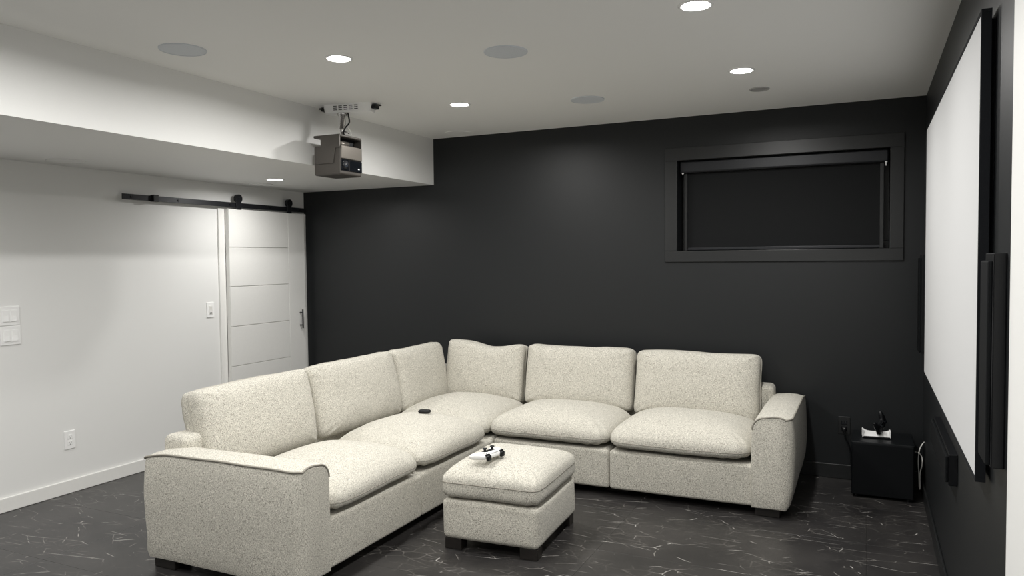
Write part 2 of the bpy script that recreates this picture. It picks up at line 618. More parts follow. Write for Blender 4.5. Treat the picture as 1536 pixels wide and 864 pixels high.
# ---------------------------------------------------------------- sliding barn door on the left wall
DY0, DY1, DZ1 = 4.395, 5.268, 1.872
DX0, DX1 = XL + 0.022, XL + 0.060
door = bpy.data.objects.new('door_1', None)
COL.objects.link(door)
door.location = (DX0, (DY0 + DY1) / 2, 0)
struct(door, 'white four-panel sliding barn door with black pull handle')


def dobj(name, bm, mat, smooth=False, parent=None):
    o = obj(name, bm, mat, smooth=smooth)
    place(o, parent or door)
    return o


dobj('slab', box((DX0, DY0, 0.012), (DX1 - 0.008, DY1, DZ1), 0.002), 'door')
ST = 5.060         # stile between panels and the handle side
zs = [0.012, 0.315, 0.630, 0.945, 1.260, 1.570, DZ1]
for z0, z1 in zip(zs, zs[1:]):
    dobj('panel', box((DX1 - 0.0085, DY0 + 0.001, z0 + 0.0022), (DX1, ST - 0.0018, z1 - 0.0022), 0.0018, 2), 'door')
dobj('stile', box((DX1 - 0.0085, ST + 0.0018, 0.0142), (DX1, DY1 - 0.001, DZ1 - 0.0022), 0.0018, 2), 'door')
hb = bmesh.new()
hy = 5.19
hdl = dobj('handle', tube([(DX1 + 0.032, hy, 0.868), (DX1 + 0.032, hy, 1.032)], 0.0065, 10), 'black_metal', True)
for z in (0.895, 1.005):
    o = obj('handle_post', cyl((DX1 - 0.001, hy, z), (DX1 + 0.034, hy, z), 0.005, seg=12), 'black_metal', smooth=True)
    o.parent = hdl
RZ0, RZ1 = 1.884, 1.922
RX0, RX1 = XL + 0.048, XL + 0.054
for y in (4.502, 5.08):
    hg = dobj('hanger', box((RX1 + 0.003, y - 0.026, 1.868), (RX1 + 0.012, y + 0.026, 1.975), 0.003), 'black_metal')
    w = obj('wheel', cyl((RX0 - 0.006, y, 1.955), (RX1 + 0.016, y, 1.955), 0.033, seg=28), 'black_metal', smooth=False)
    w.parent = hg
    for z in (1.955,):
        b = obj('bolt', cyl((RX1 + 0.015, y, z), (RX1 + 0.020, y, z), 0.010, seg=6), 'black_metal')
        b.parent = hg

rail = thing('barn_door_rail', 'long flat black steel rail above the sliding white door', 'door rail', (XL, 4.38, 1.9))
bpy.context.view_layer.update()
place(obj('rail_bar', box((RX0, 3.475, RZ0), (RX1, 5.30, RZ1), 0.001), 'black_metal'), rail)
for y in (3.545, 3.93, 4.42, 4.86, 5.22):
    place(obj('spacer', cyl((XL, y, 1.903), (RX0, y, 1.903), 0.011, seg=14), 'black_metal', smooth=True), rail)
    place(obj('bolt', cyl((RX1, y, 1.903), (RX1 + 0.005, y, 1.903), 0.008, seg=6), 'black_plastic'), rail)
for y in (3.725,):
    st = place(obj('door_stop', box((RX0 - 0.008, y - 0.022, RZ0 - 0.004), (RX1 + 0.022, y + 0.022, RZ1 + 0.006), 0.003), 'black_plastic'), rail)

struct(obj('trim_1', box((XL, 4.335, 0.0005), (XL + 0.016, 4.40, 1.875), 0.002), 'white_trim'), 'white casing beside the sliding door')
struct(obj('trim_2', box((XL, 5.272, 0.0005), (XL + 0.020, YB - 0.002, 1.875), 0.002), 'white_trim'), 'white strip between sliding door and black wall')


# ---------------------------------------------------------------- switches and outlets
def plate_things():
    x = XL
    # two double rocker plates near the left edge
    for k, (zc, yc, lab) in enumerate(((1.150, 2.745, 'upper of two white double rocker switch plates on the left wall'),
                                       (1.034, 2.749, 'lower of two white double rocker switch plates on the left wall'))):
        t = thing('light_switch', lab, 'switch', (x, yc, zc), group='double switch plates')
        obj('plate', box((0, -0.058, -0.056), (0.006, 0.058, 0.056), 0.0025, 2), 'white_plastic', t)
        for s in (-1, 1):
            f = obj('rocker_frame', box((0.005, s * 0.023 - 0.0175, -0.0345), (0.0072, s * 0.023 + 0.0175, 0.0345), 0.0008, 1), 'white_plastic', t)
            bm = bmesh.new()
            y0, y1 = s * 0.023 - 0.0155, s * 0.023 + 0.0155
            prof = [(0.0065, -0.0325), (0.0128, -0.0325), (0.0085, 0.0), (0.0078, 0.0325), (0.0065, 0.0325)]
            a = [bm.verts.new((px, y0, pz)) for px, pz in prof]
            b = [bm.verts.new((px, y1, pz)) for px, pz in prof]
            bm.faces.new(a); bm.faces.new(b[::-1])
            for i in range(5):
                bm.faces.new((a[i], a[(i + 1) % 5], b[(i + 1) % 5], b[i]))
            obj('rocker', bm, 'white_plastic', t)
    # single control beside the door
    t = thing('light_switch', 'single white wall control plate beside the sliding door', 'switch', (x, 4.245, 1.088))
    obj('plate', box((0, -0.036, -0.058), (0.006, 0.036, 0.058), 0.0025, 2), 'white_plastic', t)
    obj('control_face', box((0.0055, -0.0165, -0.034), (0.009, 0.0165, 0.034), 0.001, 1), 'white_trim', t)
    obj('sensor_window', box((0.0088, -0.011, 0.002), (0.0098, 0.011, 0.026), 0.0004, 1), 'cord_white', t)
    obj('button', box((0.0088, -0.011, -0.028), (0.0105, 0.011, -0.019), 0.0006, 1), 'slot', t)
    # duplex outlet low on the left wall
    t = thing('wall_outlet', 'white duplex outlet low on the left white wall', 'outlet', (x, 3.09, 0.338))
    obj('plate', box((0, -0.036, -0.058), (0.006, 0.036, 0.058), 0.0025, 2), 'white_plastic', t)
    for s in (-1, 1):
        r = obj('receptacle', box((0.005, -0.017, s * 0.0195 - 0.0145), (0.0075, 0.017, s * 0.0195 + 0.0145), 0.002, 2), 'white_plastic', t)
        for yy in (-0.0065, 0.0065):
            obj('slot', box((0.0066, yy - 0.0013, s * 0.0195 - 0.001), (0.0078, yy + 0.0013, s * 0.0195 + 0.0075)), 'slot', r)
        obj('slot', cyl((0.0066, 0, s * 0.0195 - 0.008), (0.0078, 0, s * 0.0195 - 0.008), 0.0025, seg=10), 'slot', r)
    obj('screw', cyl((0.005, 0, 0), (0.0066, 0, 0), 0.003, seg=10), 'white_plastic', t)
    # black outlet on the back wall beside the subwoofer
    t = thing('wall_outlet', 'black outlet with plugged-in cord on the black wall', 'outlet', (-0.130, YB, 0.352))
    obj('plate', box((-0.036, -0.006, -0.058), (0.036, 0, 0.058), 0.0025, 2), 'black_trim', t)
    for s in (-1, 1):
        r = obj('receptacle', box((-0.017, -0.0085, s * 0.0195 - 0.0145), (0.017, -0.005, s * 0.0195 + 0.0145), 0.002, 2), 'gloss_black', t)
        for xx in (-0.0065, 0.0065):
            obj('slot', box((xx - 0.0013, -0.0088, s * 0.0195 - 0.001), (xx + 0.0013, -0.0075, s * 0.0195 + 0.0075)), 'slot', r)
    t2 = thing('power_cord', 'black power cord running from black outlet down behind subwoofer', 'cord', (-0.13, YB - 0.009, 0.33))
    obj('plug', box((-0.013, -0.030, -0.013), (0.013, 0, 0.015), 0.005, 3), 'black_plastic', t2, smooth=True)
    obj('painted_plug_glint', box((-0.004, -0.0312, 0.004), (0.004, -0.0295, 0.010), 0.0005, 1), 'silver', t2)  # silver chip stands in for a highlight on the plug
    pts = catmull([(0, -0.018, -0.010), (0.006, -0.022, -0.05), (0.028, -0.022, -0.095), (0.040, -0.022, -0.16),
                   (0.045, -0.026, -0.26), (0.06, -0.03, -0.318), (0.12, -0.03, -0.322)], 8)
    obj('cable', tube(pts, 0.0042, 8), 'black_plastic', t2, smooth=True)


plate_things()


# ---------------------------------------------------------------- ceiling fittings
def downlight(x, y, z, label, group='recessed downlights', watts=LAMP_W):
    t = thing('downlight', label, 'ceiling light', (x, y, z), group=group)
    obj('trim_ring', lathe([(0.055, -0.001), (0.056, -0.004), (0.064, -0.005), (0.069, -0.002), (0.069, 0.0)], 36), 'white_plastic', t, smooth=True)
    obj('lens', lathe([(0.0, -0.0045), (0.03, -0.0042), (0.056, -0.0018)], 36), 'lamp', t, smooth=True)
    ld = bpy.data.lights.new('downlight_beam', 'AREA')
    ld.shape = 'DISK'
    ld.size = 0.11
    ld.energy = watts
    ld.color = LAMP_COL
    ld.spread = math.radians(170)
    lo = bpy.data.objects.new('downlight_beam', ld)
    COL.objects.link(lo)
    lo.parent = t
    lo.location = (0, 0, -0.008)
    return t


downlight(-2.335, 3.00, H, 'lit recessed downlight nearest the projector, between two ceiling speakers')
downlight(-0.615, 3.01, H, 'lit recessed downlight at the top edge of the photo')
downlight(-2.350, 4.23, H, 'lit recessed downlight right of the projector, near the black wall')
downlight(-0.610, 4.16, H, 'lit recessed downlight right of centre, above the window')
downlight(-4.010, 4.37, HS, 'lit recessed downlight in the low bulkhead above the sliding door', watts=LAMP_W * 0.5)
# the same grid goes on above and behind the camera
downlight(-2.35, 1.78, H, 'recessed downlight just beyond the top left of the photo')
downlight(-0.62, 1.78, H, 'recessed downlight above the camera near the screen')
downlight(-2.35, 0.55, H, 'recessed downlight behind the camera on the left')
downlight(-0.62, 0.55, H, 'recessed downlight behind the camera on the right')
downlight(-4.01, 1.60, HS, 'recessed bulkhead downlight beyond the left edge of the photo', watts=LAMP_W * 0.6)


def ceiling_speaker(x, y, z, r, label, mat='spk_grille', name='ceiling_speaker', cat='ceiling speaker', group='flush round ceiling speakers'):
    t = thing(name, label, cat, (x, y, z), group=group)
    obj('rim', lathe([(r - 0.003, 0.0), (r - 0.003, -0.006), (r, -0.006), (r + 0.0015, -0.003), (r + 0.0015, 0.0)], 48), mat, t, smooth=True)
    obj('grille', lathe([(0, -0.0052), (r * 0.6, -0.0050), (r - 0.003, -0.0042)], 48), mat, t, smooth=True)
    return t


ceiling_speaker(-2.872, 2.545, H, 0.103, 'round grey ceiling speaker leftmost, nearest the bulkhead')
ceiling_speaker(-1.560, 3.262, H, 0.103, 'round grey ceiling speaker nearest the top centre of the photo')
ceiling_speaker(-1.578, 4.467, H, 0.103, 'round grey ceiling speaker in front of the black wall, left of window')
ceiling_speaker(-2.886, 5.165, H, 0.103, 'round ceiling speaker tight against the black wall and bulkhead corner', 'ceiling')
ceiling_speaker(-4.335, 2.965, HS, 0.105, 'round white flush cover in the bulkhead underside above light switches', 'white_wall', 'ceiling_cover', 'ceiling cover', 'round white covers in the bulkhead')
ceiling_speaker(-4.350, 4.580, HS, 0.090, 'round white flush cover in the bulkhead beside its lit downlight', 'white_wall', 'ceiling_cover', 'ceiling cover', 'round white covers in the bulkhead')
t = thing('ceiling_cover', 'small dark grey round cover on the ceiling above the window', 'ceiling cover', (-0.583, 4.665, H))
obj('rim', lathe([(0.045, 0.0), (0.045, -0.006), (0.055, -0.005), (0.058, 0.0)], 36), 'vent', t, smooth=True)
obj('cover_face', lathe([(0, -0.003), (0.045, -0.003)], 36), 'vent', t)


# ================================================================== sectional sofa
sofa = thing('sectional_sofa', 'cream tweed L-shaped sectional sofa with plump loose cushions', 'sofa', (-2.0, 4.0, 0))
bpy.context.view_layer.update()
SI = sofa.matrix_basis.inverted()


def sobj(name, bm, mat, smooth=False):
    o = obj(name, bm, mat, smooth=smooth)
    o.parent = sofa
    o.matrix_parent_inverse = SI
    return o


BX, BY = -3.115, 5.285           # back faces
FX, FY = -2.195, 4.360           # front faces of the two runs
Z0, ZS = 0.052, 0.287            # underside and seat deck
AY0, AY1 = 2.470, 2.680          # left arm
AX0, AX1 = -0.580, -0.355        # right arm
SEAM_Y, SEAM_X = 3.478, -1.417


def soft_box(lo, hi, r, seed, wob=0.004, crown=0.0, bulge=0.006, n=(20, 16, 6)):
    w, d, h = (hi[i] - lo[i] for i in range(3))
    cu = Cushion(w, d, h, r, crown, crown, bulge, wob, seed)
    bm = cu.mesh(n)
    c = Vector([(lo[i] + hi[i]) / 2 for i in range(3)])
    for v in bm.verts:
        v.co += c
    return bm


# bases, one per seat
sobj('base', soft_box((BX + 0.02, AY1 - 0.01, Z0), (FX, SEAM_Y - 0.001, ZS), 0.018, 1.1, 0.003), 'fabric', True)
sobj('base', soft_box((BX + 0.02, SEAM_Y + 0.001, Z0), (FX, 4.350, ZS), 0.018, 1.7, 0.003), 'fabric', True)
sobj('base', soft_box((BX + 0.02, 4.352, Z0), (FX - 0.012, BY - 0.02, ZS), 0.018, 2.1, 0.003), 'fabric', True)
sobj('base', soft_box((FX - 0.010, FY, Z0), (SEAM_X - 0.001, BY - 0.02, ZS), 0.018, 2.6, 0.003), 'fabric', True)
sobj('base', soft_box((SEAM_X + 0.001, FY, Z0), (AX0 + 0.01, BY - 0.02, ZS), 0.018, 3.1, 0.003), 'fabric', True)
# upholstered back frames
sobj('back_frame', soft_box((BX, AY0 + 0.10, Z0 + 0.01), (BX + 0.16, BY - 0.002, 0.618), 0.035, 4.1, 0.004), 'fabric', True)
sobj('back_frame', soft_box((BX + 0.163, BY - 0.16, Z0 + 0.01), (AX0 + 0.035, BY, 0.618), 0.035, 4.6, 0.004), 'fabric', True)


# arms: rolled inner top edge, piped outer top edge
def arm(fn, W, Lg, Ht, seed, tuck):
    R = 0.070
    RC = 0.045
    prof = []
    prof += [(0.0, Z0), (0.0, Z0 + 0.10), (-0.003, Z0 + 0.22), (0.0, Ht - R)]
    for k in range(1, 8):
        a = math.pi / 2 * k / 8
        prof.append((R - R * math.cos(a), Ht - R + R * math.sin(a)))
    prof += [(R, Ht), (R + (W - R) * 0.35, Ht + 0.007), (R + (W - R) * 0.7, Ht + 0.006), (W - 0.010, Ht - 0.001), (W - 0.001, Ht - 0.006)]
    prof += [(W + 0.004, Ht - 0.030), (W + 0.010, Ht - 0.09), (W + 0.014, Ht - 0.18), (W + 0.012, Ht - 0.30), (W + 0.004, Ht - 0.40), (W + 0.006 - tuck * 0.6, Z0 + 0.030), (W - tuck, Z0)]
    prof += [(W * 0.66, Z0), (W * 0.33, Z0)]
    cx, cz = W * 0.5, (Z0 + Ht) / 2
    nL = 26
    ls = [(0.0, 0.012), (0.002, 0.006), (0.006, 0.0025), (0.013, 0.0008), (0.020, 0.0), (0.03, 0.0), (0.045, 0.0)]
    ls += [(0.045 + (Lg - 0.075) * i / nL, 0.0) for i in range(1, nL + 1)]
    ls += [(Lg - 0.012, 0.002), (Lg - 0.003, 0.008), (Lg, 0.018)]

    def pt(u, v, l, ins):
        d = Vector((u - cx, v - cz))
        k = Vector((max(0.0, 1 - ins / abs(d.x)) if abs(d.x) > 1e-6 else 1, max(0.0, 1 - ins / abs(d.y)) if abs(d.y) > 1e-6 else 1))
        u2, v2 = cx + d.x * k.x, cz + d.y * k.y
        if l < RC and u > cx:
            u2 -= (RC - math.sqrt(max(0.0, RC * RC - (RC - l) ** 2))) * (u - cx) / (W - cx)
        # the top sags slightly towards the front and the back end droops
        t = l / Lg
        if v > Z0 + 0.2:
            v2 += (0.004 * math.sin(t * math.pi * 1.3) - 0.026 * (max(0, t - 0.80) / 0.2) ** 2) * (v - Z0 - 0.2) / (Ht - Z0 - 0.2)
        q = Vector((u2 * 4 + seed, v2 * 4, l * 4))
        nn = noise.noise_vector(q) * 0.005
        return fn(u2 + nn.x, l + (nn.y if 0.02 < t < 0.98 else 0), v2 + nn.z)
    bm = bmesh.new()
    rings = [[bm.verts.new(pt(u, v, l, ins)) for u, v in prof] for l, ins in ls]
    for A, B in zip(rings, rings[1:]):
        for k in range(len(prof)):
            k2 = (k + 1) % len(prof)
            bm.faces.new((A[k], A[k2], B[k2], B[k]))
    bm.faces.new(rings[0]); bm.faces.new(rings[-1][::-1])
    a = sobj('arm', bm, 'fabric', True)
    a.data.set_sharp_from_angle(angle=math.radians(38))
    # piping: up the inner front edge, across the front top, back along the outer top edge
    i0, i1 = 3, 15
    path = [pt(u, v + 0.001, 0.003, 0.004) for u, v in prof[i0:i1 + 1]]
    u, v = prof[i1]
    path += [pt(u + 0.001, v + 0.002, l, ins * 0.4) for l, ins in ls[3:]]
    path = [path[0] + (path[0] - path[1]) * k for k in ()] + path
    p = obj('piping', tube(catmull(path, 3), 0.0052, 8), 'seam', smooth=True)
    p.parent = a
    return a


arm(lambda u, l, v: Vector((AX0 + u, FY - 0.02 + l, v)), AX1 - AX0 - 0.01, BY - FY + 0.02, 0.566, 0.3, 0.030)
arm(lambda u, l, v: Vector((FX + 0.020 - l, AY1 - u, v)), AY1 - AY0, FX + 0.020 - BX, 0.560, 5.3, 0.006)

# feet
for x0, y0 in ((AX0 + 0.015, FY + 0.015), (AX0 + 0.015, BY - 0.14), (FX - 0.14, AY0 + 0.03), (BX + 0.03, AY0 + 0.02), (BX + 0.04, BY - 0.14), (FX - 0.16, FY + 0.05), (SEAM_X - 0.05, FY + 0.12), (FX - 0.25, SEAM_Y - 0.05)):
    sobj('foot', box((x0, y0, 0.0), (x0 + 0.135, y0 + 0.10, 0.0535), 0.004), 'wood')


# seat cushions
def seat(x0, x1, y0, y1, seed, top=0.155, bot=0.060, extra=None):
    cu = Puff(x1 - x0 + 0.012, y1 - y0 + 0.012, top, bot, 2.7, 2.8, 7.5, 0.007, seed, extra, 0.42)
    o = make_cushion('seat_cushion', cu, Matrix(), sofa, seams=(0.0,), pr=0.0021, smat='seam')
    o.matrix_local = SI @ Matrix.Translation(((x0 + x1) / 2, (y0 + y1) / 2, ZS + 0.001 + bot))
    return o


SXB = -2.84      # rear of the left-run seats
SYB = 5.00
seat(SXB, FX + 0.016, AY1 + 0.006, SEAM_Y - 0.008, 11.2, 0.150)
seat(SXB, FX + 0.016, SEAM_Y + 0.000, 4.262, 12.9, 0.158)
seat(SXB - 0.10, FX - 0.055, 4.285, SYB + 0.05, 13.7, 0.150)
seat(FX - 0.045, SEAM_X - 0.012, FY - 0.022, SYB, 14.4, 0.156)
seat(SEAM_X - 0.006, AX0 - 0.008, FY - 0.030, SYB, 15.8, 0.158)


# back cushions: local x = width, local y = up, local z = thickness (front)
def back(center, w, hgt, th, facing, lean, seed, crown=0.045, extra=None, tilt=0.0):
    cu = Puff(w, hgt, th * 0.5 + crown, th * 0.5, 4.6, 7.0, 15.0, 0.009, seed, extra, 0.20)
    c = Vector(center)
    if facing == 'y-':       # front looks towards -y
        X, Y, Z = Vector((1, 0, 0)), Vector((0, math.sin(lean), math.cos(lean))), Vector((0, -math.cos(lean), math.sin(lean)))
    else:                    # front looks towards +x
        X, Y, Z = Vector((0, 1, 0)), Vector((-math.sin(lean), 0, math.cos(lean))), Vector((math.cos(lean), 0, math.sin(lean)))
    mt = Matrix(((X.x, Y.x, Z.x, c.x), (X.y, Y.y, Z.y, c.y), (X.z, Y.z, Z.z, c.z), (0, 0, 0, 1)))
    mt = mt @ Matrix.Rotation(tilt, 4, 'Z')
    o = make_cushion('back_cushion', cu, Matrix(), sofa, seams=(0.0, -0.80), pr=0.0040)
    o.matrix_local = SI @ mt
    return o


def dent(a, b, c, p):      # slumped top edge of the corner cushion
    if b > 0:
        p.y -= 0.030 * b * math.exp(-((a - 0.25) / 0.45) ** 2)
        p.y += 0.015 * b * max(0, -a)
    p.x += 0.0
    return p


LZ = 0.600
back((-3.005, 3.082, LZ), 0.815, 0.440, 0.155, 'x+', 0.20, 21.0, 0.045)
back((-2.998, 3.927, LZ + 0.004), 0.860, 0.440, 0.155, 'x+', 0.20, 22.4, 0.045)
back((-2.993, 4.690, LZ + 0.006), 0.645, 0.440, 0.155, 'x+', 0.17, 23.1, 0.030)
back((-2.612, 5.075, LZ + 0.004), 0.640, 0.440, 0.150, 'y-', 0.15, 24.9, 0.045, dent)
back((-1.862, 5.072, LZ + 0.006), 0.800, 0.440, 0.155, 'y-', 0.17, 25.2, 0.045)
back((-1.032, 5.070, LZ), 0.822, 0.440, 0.155, 'y-', 0.17, 26.6, 0.045)

# ---------------------------------------------------------------- ottoman
ot = thing('ottoman', 'cream tweed square ottoman with dark wooden block feet', 'ottoman', (-1.690, 3.555, 0), math.radians(3.2))
OW, OD = 0.515, 0.610
cu = Cushion(OW, OD, 0.205, 0.028, 0.0, 0.0, 0.006, 0.004, 31.0)
o = obj('base', cu.mesh((18, 18, 8)), 'fabric', ot, smooth=True)
o.location = (0, 0, 0.054 + 0.1025)
cu = Puff(OW + 0.022, OD + 0.026, 0.102, 0.086, 2.7, 6.5, 11.0, 0.005, 32.0, None, 0.25)
make_cushion('cushion', cu, Matrix.Translation((0, 0, 0.260 + 0.086)), ot, seams=(0.0, -0.86), pr=0.0024, smat='seam')
for sx in (-1, 1):
    for sy in (-1, 1):
        x, y = sx * (OW / 2 - 0.055), sy * (OD / 2 - 0.05)
        obj('foot', box((x - 0.046, y - 0.035, 0), (x + 0.046, y + 0.035, 0.056), 0.003), 'wood', ot)


def rest_height(prefix, x, y, rad=0.06):
    bpy.context.view_layer.update()
    z = 0.0
    for ob in COL.objects:
        if ob.type == 'MESH' and ob.name.split('.')[0] == prefix:
            for v in ob.data.vertices:
                w = ob.matrix_world @ v.co
                if (w.x - x) ** 2 + (w.y - y) ** 2 < rad * rad:
                    z = max(z, w.z)
    return z


# ---------------------------------------------------------------- game controllers
def controller(name, label, mtx, shell, dark, group=None):
    """local x = width, local y = forward (triggers), local z = up"""
    t = thing(name, label, 'game controller')
    if group:
        t['group'] = group
    t.matrix_basis = mtx
    # one shell: outline swept as a loft from grip to grip
    bm = bmesh.new()
    secs = []
    n = 29
    for i in range(n):
        u = -1 + 2 * i / (n - 1)
        x = u * 0.080
        au = abs(u)
        g = max(0.0, (au - 0.42) / 0.58)
        front = 0.036 - 0.016 * au ** 3
        rear = -0.024 - 0.052 * math.sin(min(1.0, g * 1.15) * math.pi / 2) if g > 0 else -0.024
        if au > 0.93:
            rear *= 1 - (au - 0.93) * 2.2
        if au > 0.985:
            front *= 0.75
        hz = 0.0155 + 0.004 * math.sin(g * math.pi)
        if au > 0.9:
            hz *= math.sqrt(max(0.06, 1 - ((au - 0.9) / 0.105) ** 2))
        ring = []
        m = 18
        cy, hy_ = (front + rear) / 2, (front - rear) / 2
        for k in range(m):
            a = 2 * math.pi * k / m
            ca, sa = math.cos(a), math.sin(a)
            ex = 0.75
            yy = cy + hy_ * math.copysign(abs(ca) ** ex, ca)
            droop = -0.012 * max(0.0, (0.0 - yy) / 0.075)
            ring.append(bm.verts.new((x, yy, 0.024 + hz * math.copysign(abs(sa) ** ex, sa) + droop)))
        secs.append(ring)
    for A, B in zip(secs, secs[1:]):
        for k in range(len(A)):
            k2 = (k + 1) % len(A)
            bm.faces.new((A[k], A[k2], B[k2], B[k]))
    bm.faces.new(secs[0]); bm.faces.new(secs[-1][::-1])
    obj('shell', bm, shell, t, smooth=True)
    obj('touchpad', box((-0.027, 0.006, 0.036), (0.027, 0.034, 0.0412), 0.003, 2), shell, t)
    obj('centre_plate', box((-0.040, -0.024, 0.035), (0.040, 0.006, 0.0402), 0.004, 2), dark, t)
    for s in (-1, 1):
        st = obj('thumbstick', lathe([(0, 0.0), (0.009, 0.0), (0.0065, 0.006), (0.0065, 0.012), (0.0115, 0.0145), (0.0115, 0.019), (0.008, 0.0185), (0, 0.017)], 20, (s * 0.029, -0.010, 0.038)), dark, t, smooth=True)
        obj('trigger', soft_trigger(s), dark, t, smooth=True)
        obj('bumper', box((s * 0.053 - 0.015, 0.022, 0.029), (s * 0.053 + 0.015, 0.034, 0.038), 0.003, 2), dark, t)
    for dx, dy in ((0, 0.008), (0, -0.008), (0.008, 0), (-0.008, 0)):
        obj('button', cyl((0.055 + dx, 0.012 + dy, 0.038), (0.055 + dx, 0.012 + dy, 0.0435), 0.0042, seg=12), shell, t, smooth=True)
    bm = bmesh.new()
    add_box(bm, (-0.055 - 0.010, 0.012 - 0.0035, 0.037), (-0.055 + 0.010, 0.012 + 0.0035, 0.0425), 0.001, 1)
    add_box(bm, (-0.055 - 0.0035, 0.012 - 0.010, 0.037), (-0.055 + 0.0035, 0.012 + 0.010, 0.0424), 0.001, 1)
    obj('direction_pad', bm, shell, t)
    return t


def soft_trigger(s):
    bm = bmesh.new()
    cu = Cushion(0.030, 0.018, 0.030, 0.0085, 0, 0, 0.001, 0, 0)
    b2 = cu.mesh((4, 3, 4))
    for v in b2.verts:
        v.co = Vector((v.co.x + s * 0.053, v.co.y + 0.036, v.co.z + 0.0185))
    return b2


def basis(X, Y, Z, loc, sc=1.0):
    X, Y, Z = X.normalized() * sc, Y.normalized() * sc, Z.normalized() * sc
    return Matrix(((X.x, Y.x, Z.x, loc[0]), (X.y, Y.y, Z.y, loc[1]), (X.z, Y.z, Z.z, loc[2]), (0, 0, 0, 1)))


r2 = Vector((0.9045, 0.4263, 0)); f2 = Vector((-0.4263, 0.9045, 0))
Yc = (0.077 * r2 - 0.060 * f2).normalized()
Zc = Vector((0.05, -0.02, 1)).normalized()
Xc = Yc.cross(Zc).normalized()
Zc = Xc.cross(Yc)
controller('game_controller', 'white and black game controller lying on the ottoman cushion', basis(Xc, Yc, Zc, (-1.722, 3.372, rest_height('cushion', -1.722, 3.372, 0.085) + 0.004)), 'white_plastic', 'black_plastic')

# dark little remote on the sofa seat
t = thing('remote_control', 'small dark oval remote lying on the sofa seat', 'remote', (-2.49, 3.985, rest_height('seat_cushion', -2.49, 3.985, 0.04) + 0.001), math.radians(18))
cu = Cushion(0.075, 0.036, 0.020, 0.0095, 0.002, 0, 0.002, 0, 0)
o = obj('body', cu.mesh((6, 4, 2)), 'black_plastic', t, smooth=True)
o.location = (0, 0, 0.010)
obj('button', lathe([(0, 0.0215), (0.008, 0.0212), (0.009, 0.019)], 16), 'gloss_black', t, smooth=True)


# ================================================================== projector and its mount
pm = thing('projector_mount', 'white slotted ceiling mount with silver drop pole', 'projector mount', (-2.975, 3.925, H), math.radians(10))
PW, PD, PT = 0.335, 0.115, 0.052
poly = []
for cx_, cy_, a0 in ((PW / 2 - 0.03, PD / 2 - 0.03, 0), (-PW / 2 + 0.03, PD / 2 - 0.03, 90), (-PW / 2 + 0.03, -PD / 2 + 0.03, 180), (PW / 2 - 0.03, -PD / 2 + 0.03, 270)):
    for k in range(7):
        a = math.radians(a0 + 15 * k)
        poly.append((cx_ + 0.03 * math.cos(a), cy_ + 0.03 * math.sin(a)))
bm = prism(poly, -PT, 0.0, lambda u, v, w: Vector((u * (1 - 0.06 * (w / -PT)), v * (1 - 0.12 * (w / -PT)), w)))
obj('plate', bm, 'white_plastic', pm)
for i in range(5):
    for j in range(3):
        x = -0.075 + i * 0.036
        z = -0.013 - j * 0.011
        yy = -PD / 2 * (1 - 0.12 * (-z / PT)) - 0.0004
        obj('vent_slot', box((x - 0.012, yy - 0.0008, z - 0.0024), (x + 0.012, yy + 0.003, z + 0.0024)), 'slot', pm)
for s in (-1, 1):
    c = obj('end_clip', box((s * PW / 2 - 0.022, -0.030, -0.034), (s * PW / 2 + 0.022, 0.030, -0.008), 0.005, 2), 'black_plastic', pm)
    pts = catmull([(s * (PW / 2 + 0.012), -0.02, -0.012), (s * (PW / 2 + 0.042), -0.012, -0.013), (s * (PW / 2 + 0.042), 0.012, -0.013), (s * (PW / 2 + 0.012), 0.02, -0.012)], 6)
    obj('wire_loop', tube(pts, 0.003, 6), 'black_plastic', pm, smooth=True)
obj('pole', lathe([(0.030, -PT), (0.030, -PT - 0.012), (0.021, -PT - 0.02), (0.021, -0.150), (0.012, -0.155), (0.0, -0.155)], 24, (-0.045, -0.02, 0)), 'silver', pm, smooth=True)
obj('ball_joint', lathe([(0.0, -0.150), (0.010, -0.152), (0.015, -0.164), (0.010, -0.178), (0.007, -0.182), (0.007, -0.196), (0.0, -0.197)], 20, (-0.040, -0.03, 0)), 'silver', pm, smooth=True)
obj('clamp_knob', tube([(-0.04, -0.03, -0.168), (0.005, -0.055, -0.178), (0.022, -0.062, -0.19)], 0.0042, 8), 'silver', pm, smooth=True)
pts = catmull([(-0.005, -0.02, -PT), (0.006, -0.035, -0.07), (0.012, -0.035, -0.115), (-0.012, -0.045, -0.150), (-0.022, -0.05, -0.18), (-0.02, -0.03, -0.197)], 8)
obj('signal_cable', tube(pts, 0.0048, 8), 'black_plastic', pm, smooth=True)
pts = catmull([(-0.02, -0.02, -PT), (-0.012, -0.042, -0.08), (-0.016, -0.042, -0.13), (0.012, -0.035, -0.16), (0.028, -0.04, -0.196)], 8)
obj('power_cable', tube(pts, 0.003, 8), 'cord_white', pm, smooth=True)

PX0, PX1, PY0, PY1, PZ0, PZ1 = -3.125, -2.915, 3.745, 3.965, 1.985, 2.232
pj = thing('projector', 'taupe cube-shaped projector hanging from the ceiling mount', 'projector', ((PX0 + PX1) / 2, (PY0 + PY1) / 2, PZ1))
bpy.context.view_layer.update()


def pobj(name, bm, mat, smooth=False, par=None):
    o = obj(name, bm, mat, smooth=smooth)
    o.parent = par or pj
    if par is None:
        o.matrix_parent_inverse = pj.matrix_basis.inverted()
    return o


